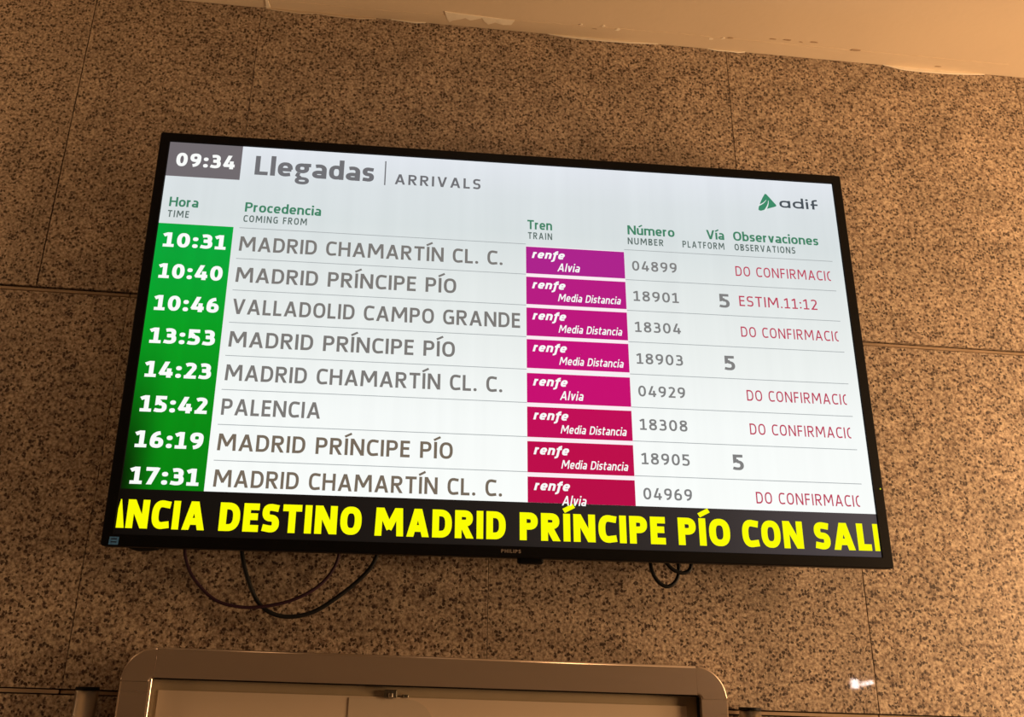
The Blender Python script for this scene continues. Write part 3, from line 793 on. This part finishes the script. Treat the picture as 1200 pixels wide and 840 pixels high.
# bright inner lip of the door on the left, dark seal along top and right
ILIP = metal('bright_aluminium_lip', (0.75, 0.68, 0.58, 1), 0.3)
box('inner_lip', cx0 + FWD + ox - 0.0005, cx0 + FWD + 0.0030 + ox, YF + 0.004, YF + 0.016, cz0 + FWD + oz, cz1 - FWD + oz - 0.001, ILIP, case, 0.0008)
box('inner_seal', cx0 + FWD + ox + 0.004, cx1 - FWD + ox - 0.0005, YF + 0.010, YF + 0.016, cz1 - FWD + oz - 0.0022, cz1 - FWD + oz + 0.0005, CASEP, case)
box('inner_seal', cx1 - FWD + ox - 0.0025, cx1 - FWD + ox + 0.0005, YF + 0.010, YF + 0.016, cz0 + FWD + oz, cz1 - FWD + oz - 0.0025, CASEP, case)
box('backing_board', cx0 + FWD - 0.004 + ox, cx1 - FWD + 0.004 + ox, -0.042, -0.004, cz0 + FWD - 0.004 + oz, cz1 - FWD + 0.004 + oz, BOARD, case)

sh = box('poster_sheet', -0.488, 0.300, -0.0440, -0.0422, 0.80, -0.5880 + TZ, PAPER, None, 0.0003)
tag(sh, 'large blank cream sheet filling the notice case', 'poster')
o = [(-0.085, 0.95)] + [(-0.125 + 0.040 * math.sin(t), -0.6305 + TZ + 0.040 * math.cos(t)) for t in [math.pi / 2 * (1 - k / 8) for k in range(9)]] + [(-0.212, -0.5905 + TZ), (-0.212, 0.95)]
n_ = len(o)
sh2 = from_faces('poster_sheet', [(x, -0.0452, z) for x, z in o] + [(x, -0.0442, z) for x, z in o],
                 [tuple(range(n_))] + [(k, n_ + k, n_ + (k + 1) % n_, (k + 1) % n_) for k in range(n_)], PAPER2)
tag(sh2, 'small tan sheet with a rounded corner over the cream sheet in the case', 'poster')
ck = empty('paper_clip', (-0.151, -0.0425, -0.584 + TZ))
tag(ck, 'small grey metal clip at the top edge of the sheets in the notice case', 'clip')
bm = bmesh.new(); add_box(bm, -0.0095, 0.0095, -0.0065, -0.0030, -0.0050, 0.0062, 0.0012, 2); build('clip_jaw', bm, CLIPM, ck)
bm = bmesh.new(); add_box(bm, -0.0030, 0.0030, -0.0080, -0.0063, -0.0045, 0.0015, 0.0006); build('clip_tab', bm, ILIP, ck)
bm = bmesh.new(); add_box(bm, 0.0190, 0.0265, -0.0040, 0.0005, -0.0042, -0.0004, 0.0008); build('clip_end', bm, CLIPM, ck)

# ------------------------------------------------------------------ steel posts beside the case
def post(x, label):
    p = empty('metal_post', (x, -0.0215, 0.0))
    tag(p, label, 'post', None)
    bm = bmesh.new()
    bmesh.ops.create_cone(bm, cap_ends=True, segments=32, radius1=0.0165, radius2=0.0165, depth=1.556, matrix=Matrix.Translation((0, 0, 0.008 + 0.778)))
    for f in bm.faces:
        if len(f.verts) == 4: f.smooth = True
    build('tube', bm, STEEL, p)
    bm = bmesh.new()
    bmesh.ops.create_cone(bm, cap_ends=True, segments=32, radius1=0.0172, radius2=0.0166, depth=0.0035, matrix=Matrix.Translation((0, 0, 1.5657)))
    build('end_cap', bm, BLACKP, p)
    bm = bmesh.new()
    bmesh.ops.create_cone(bm, cap_ends=True, segments=32, radius1=0.021, radius2=0.019, depth=0.008, matrix=Matrix.Translation((0, 0, 0.004)))
    build('foot', bm, STEEL, p)
    return p
post(-0.594, 'round brushed steel post with black cap left of the notice case')
post(0.409, 'round brushed steel post with black cap right of the notice case')

# ------------------------------------------------------------------ small lamps far behind the viewer, mirrored in the polished granite
GL = glow('white_lamp_glass', (255, 240, 240), 75.0)
LB = painted('white_lamp_body', (0.6, 0.58, 0.55, 1), (0.7, 0.68, 0.65, 1), 20, 0.05, 0.5)
def far_lamp(x, z, w, h, rot, label):
    e = empty('wall_lamp', (x, -6.397, z))
    e.rotation_euler = (0, rot, 0)
    tag(e, label, 'lamp')
    bm = bmesh.new(); add_box(bm, -w/2 - 0.01, w/2 + 0.01, 0.0, 0.03, -h/2 - 0.01, h/2 + 0.01, 0.004, 2); build('lamp_body', bm, LB, e)
    bm = bmesh.new(); add_box(bm, -w/2, w/2, 0.0302, 0.042, -h/2, h/2, 0.003, 2); build('lamp_glass', bm, GL, e)
far_lamp(3.98, 1.640, 0.062, 0.066, 0.0, 'small square white lamp whose mirror image is the left glint in the granite')
far_lamp(4.09, 1.648, 0.105, 0.024, -0.22, 'narrow tilted white lamp whose mirror image is the right glint in the granite')
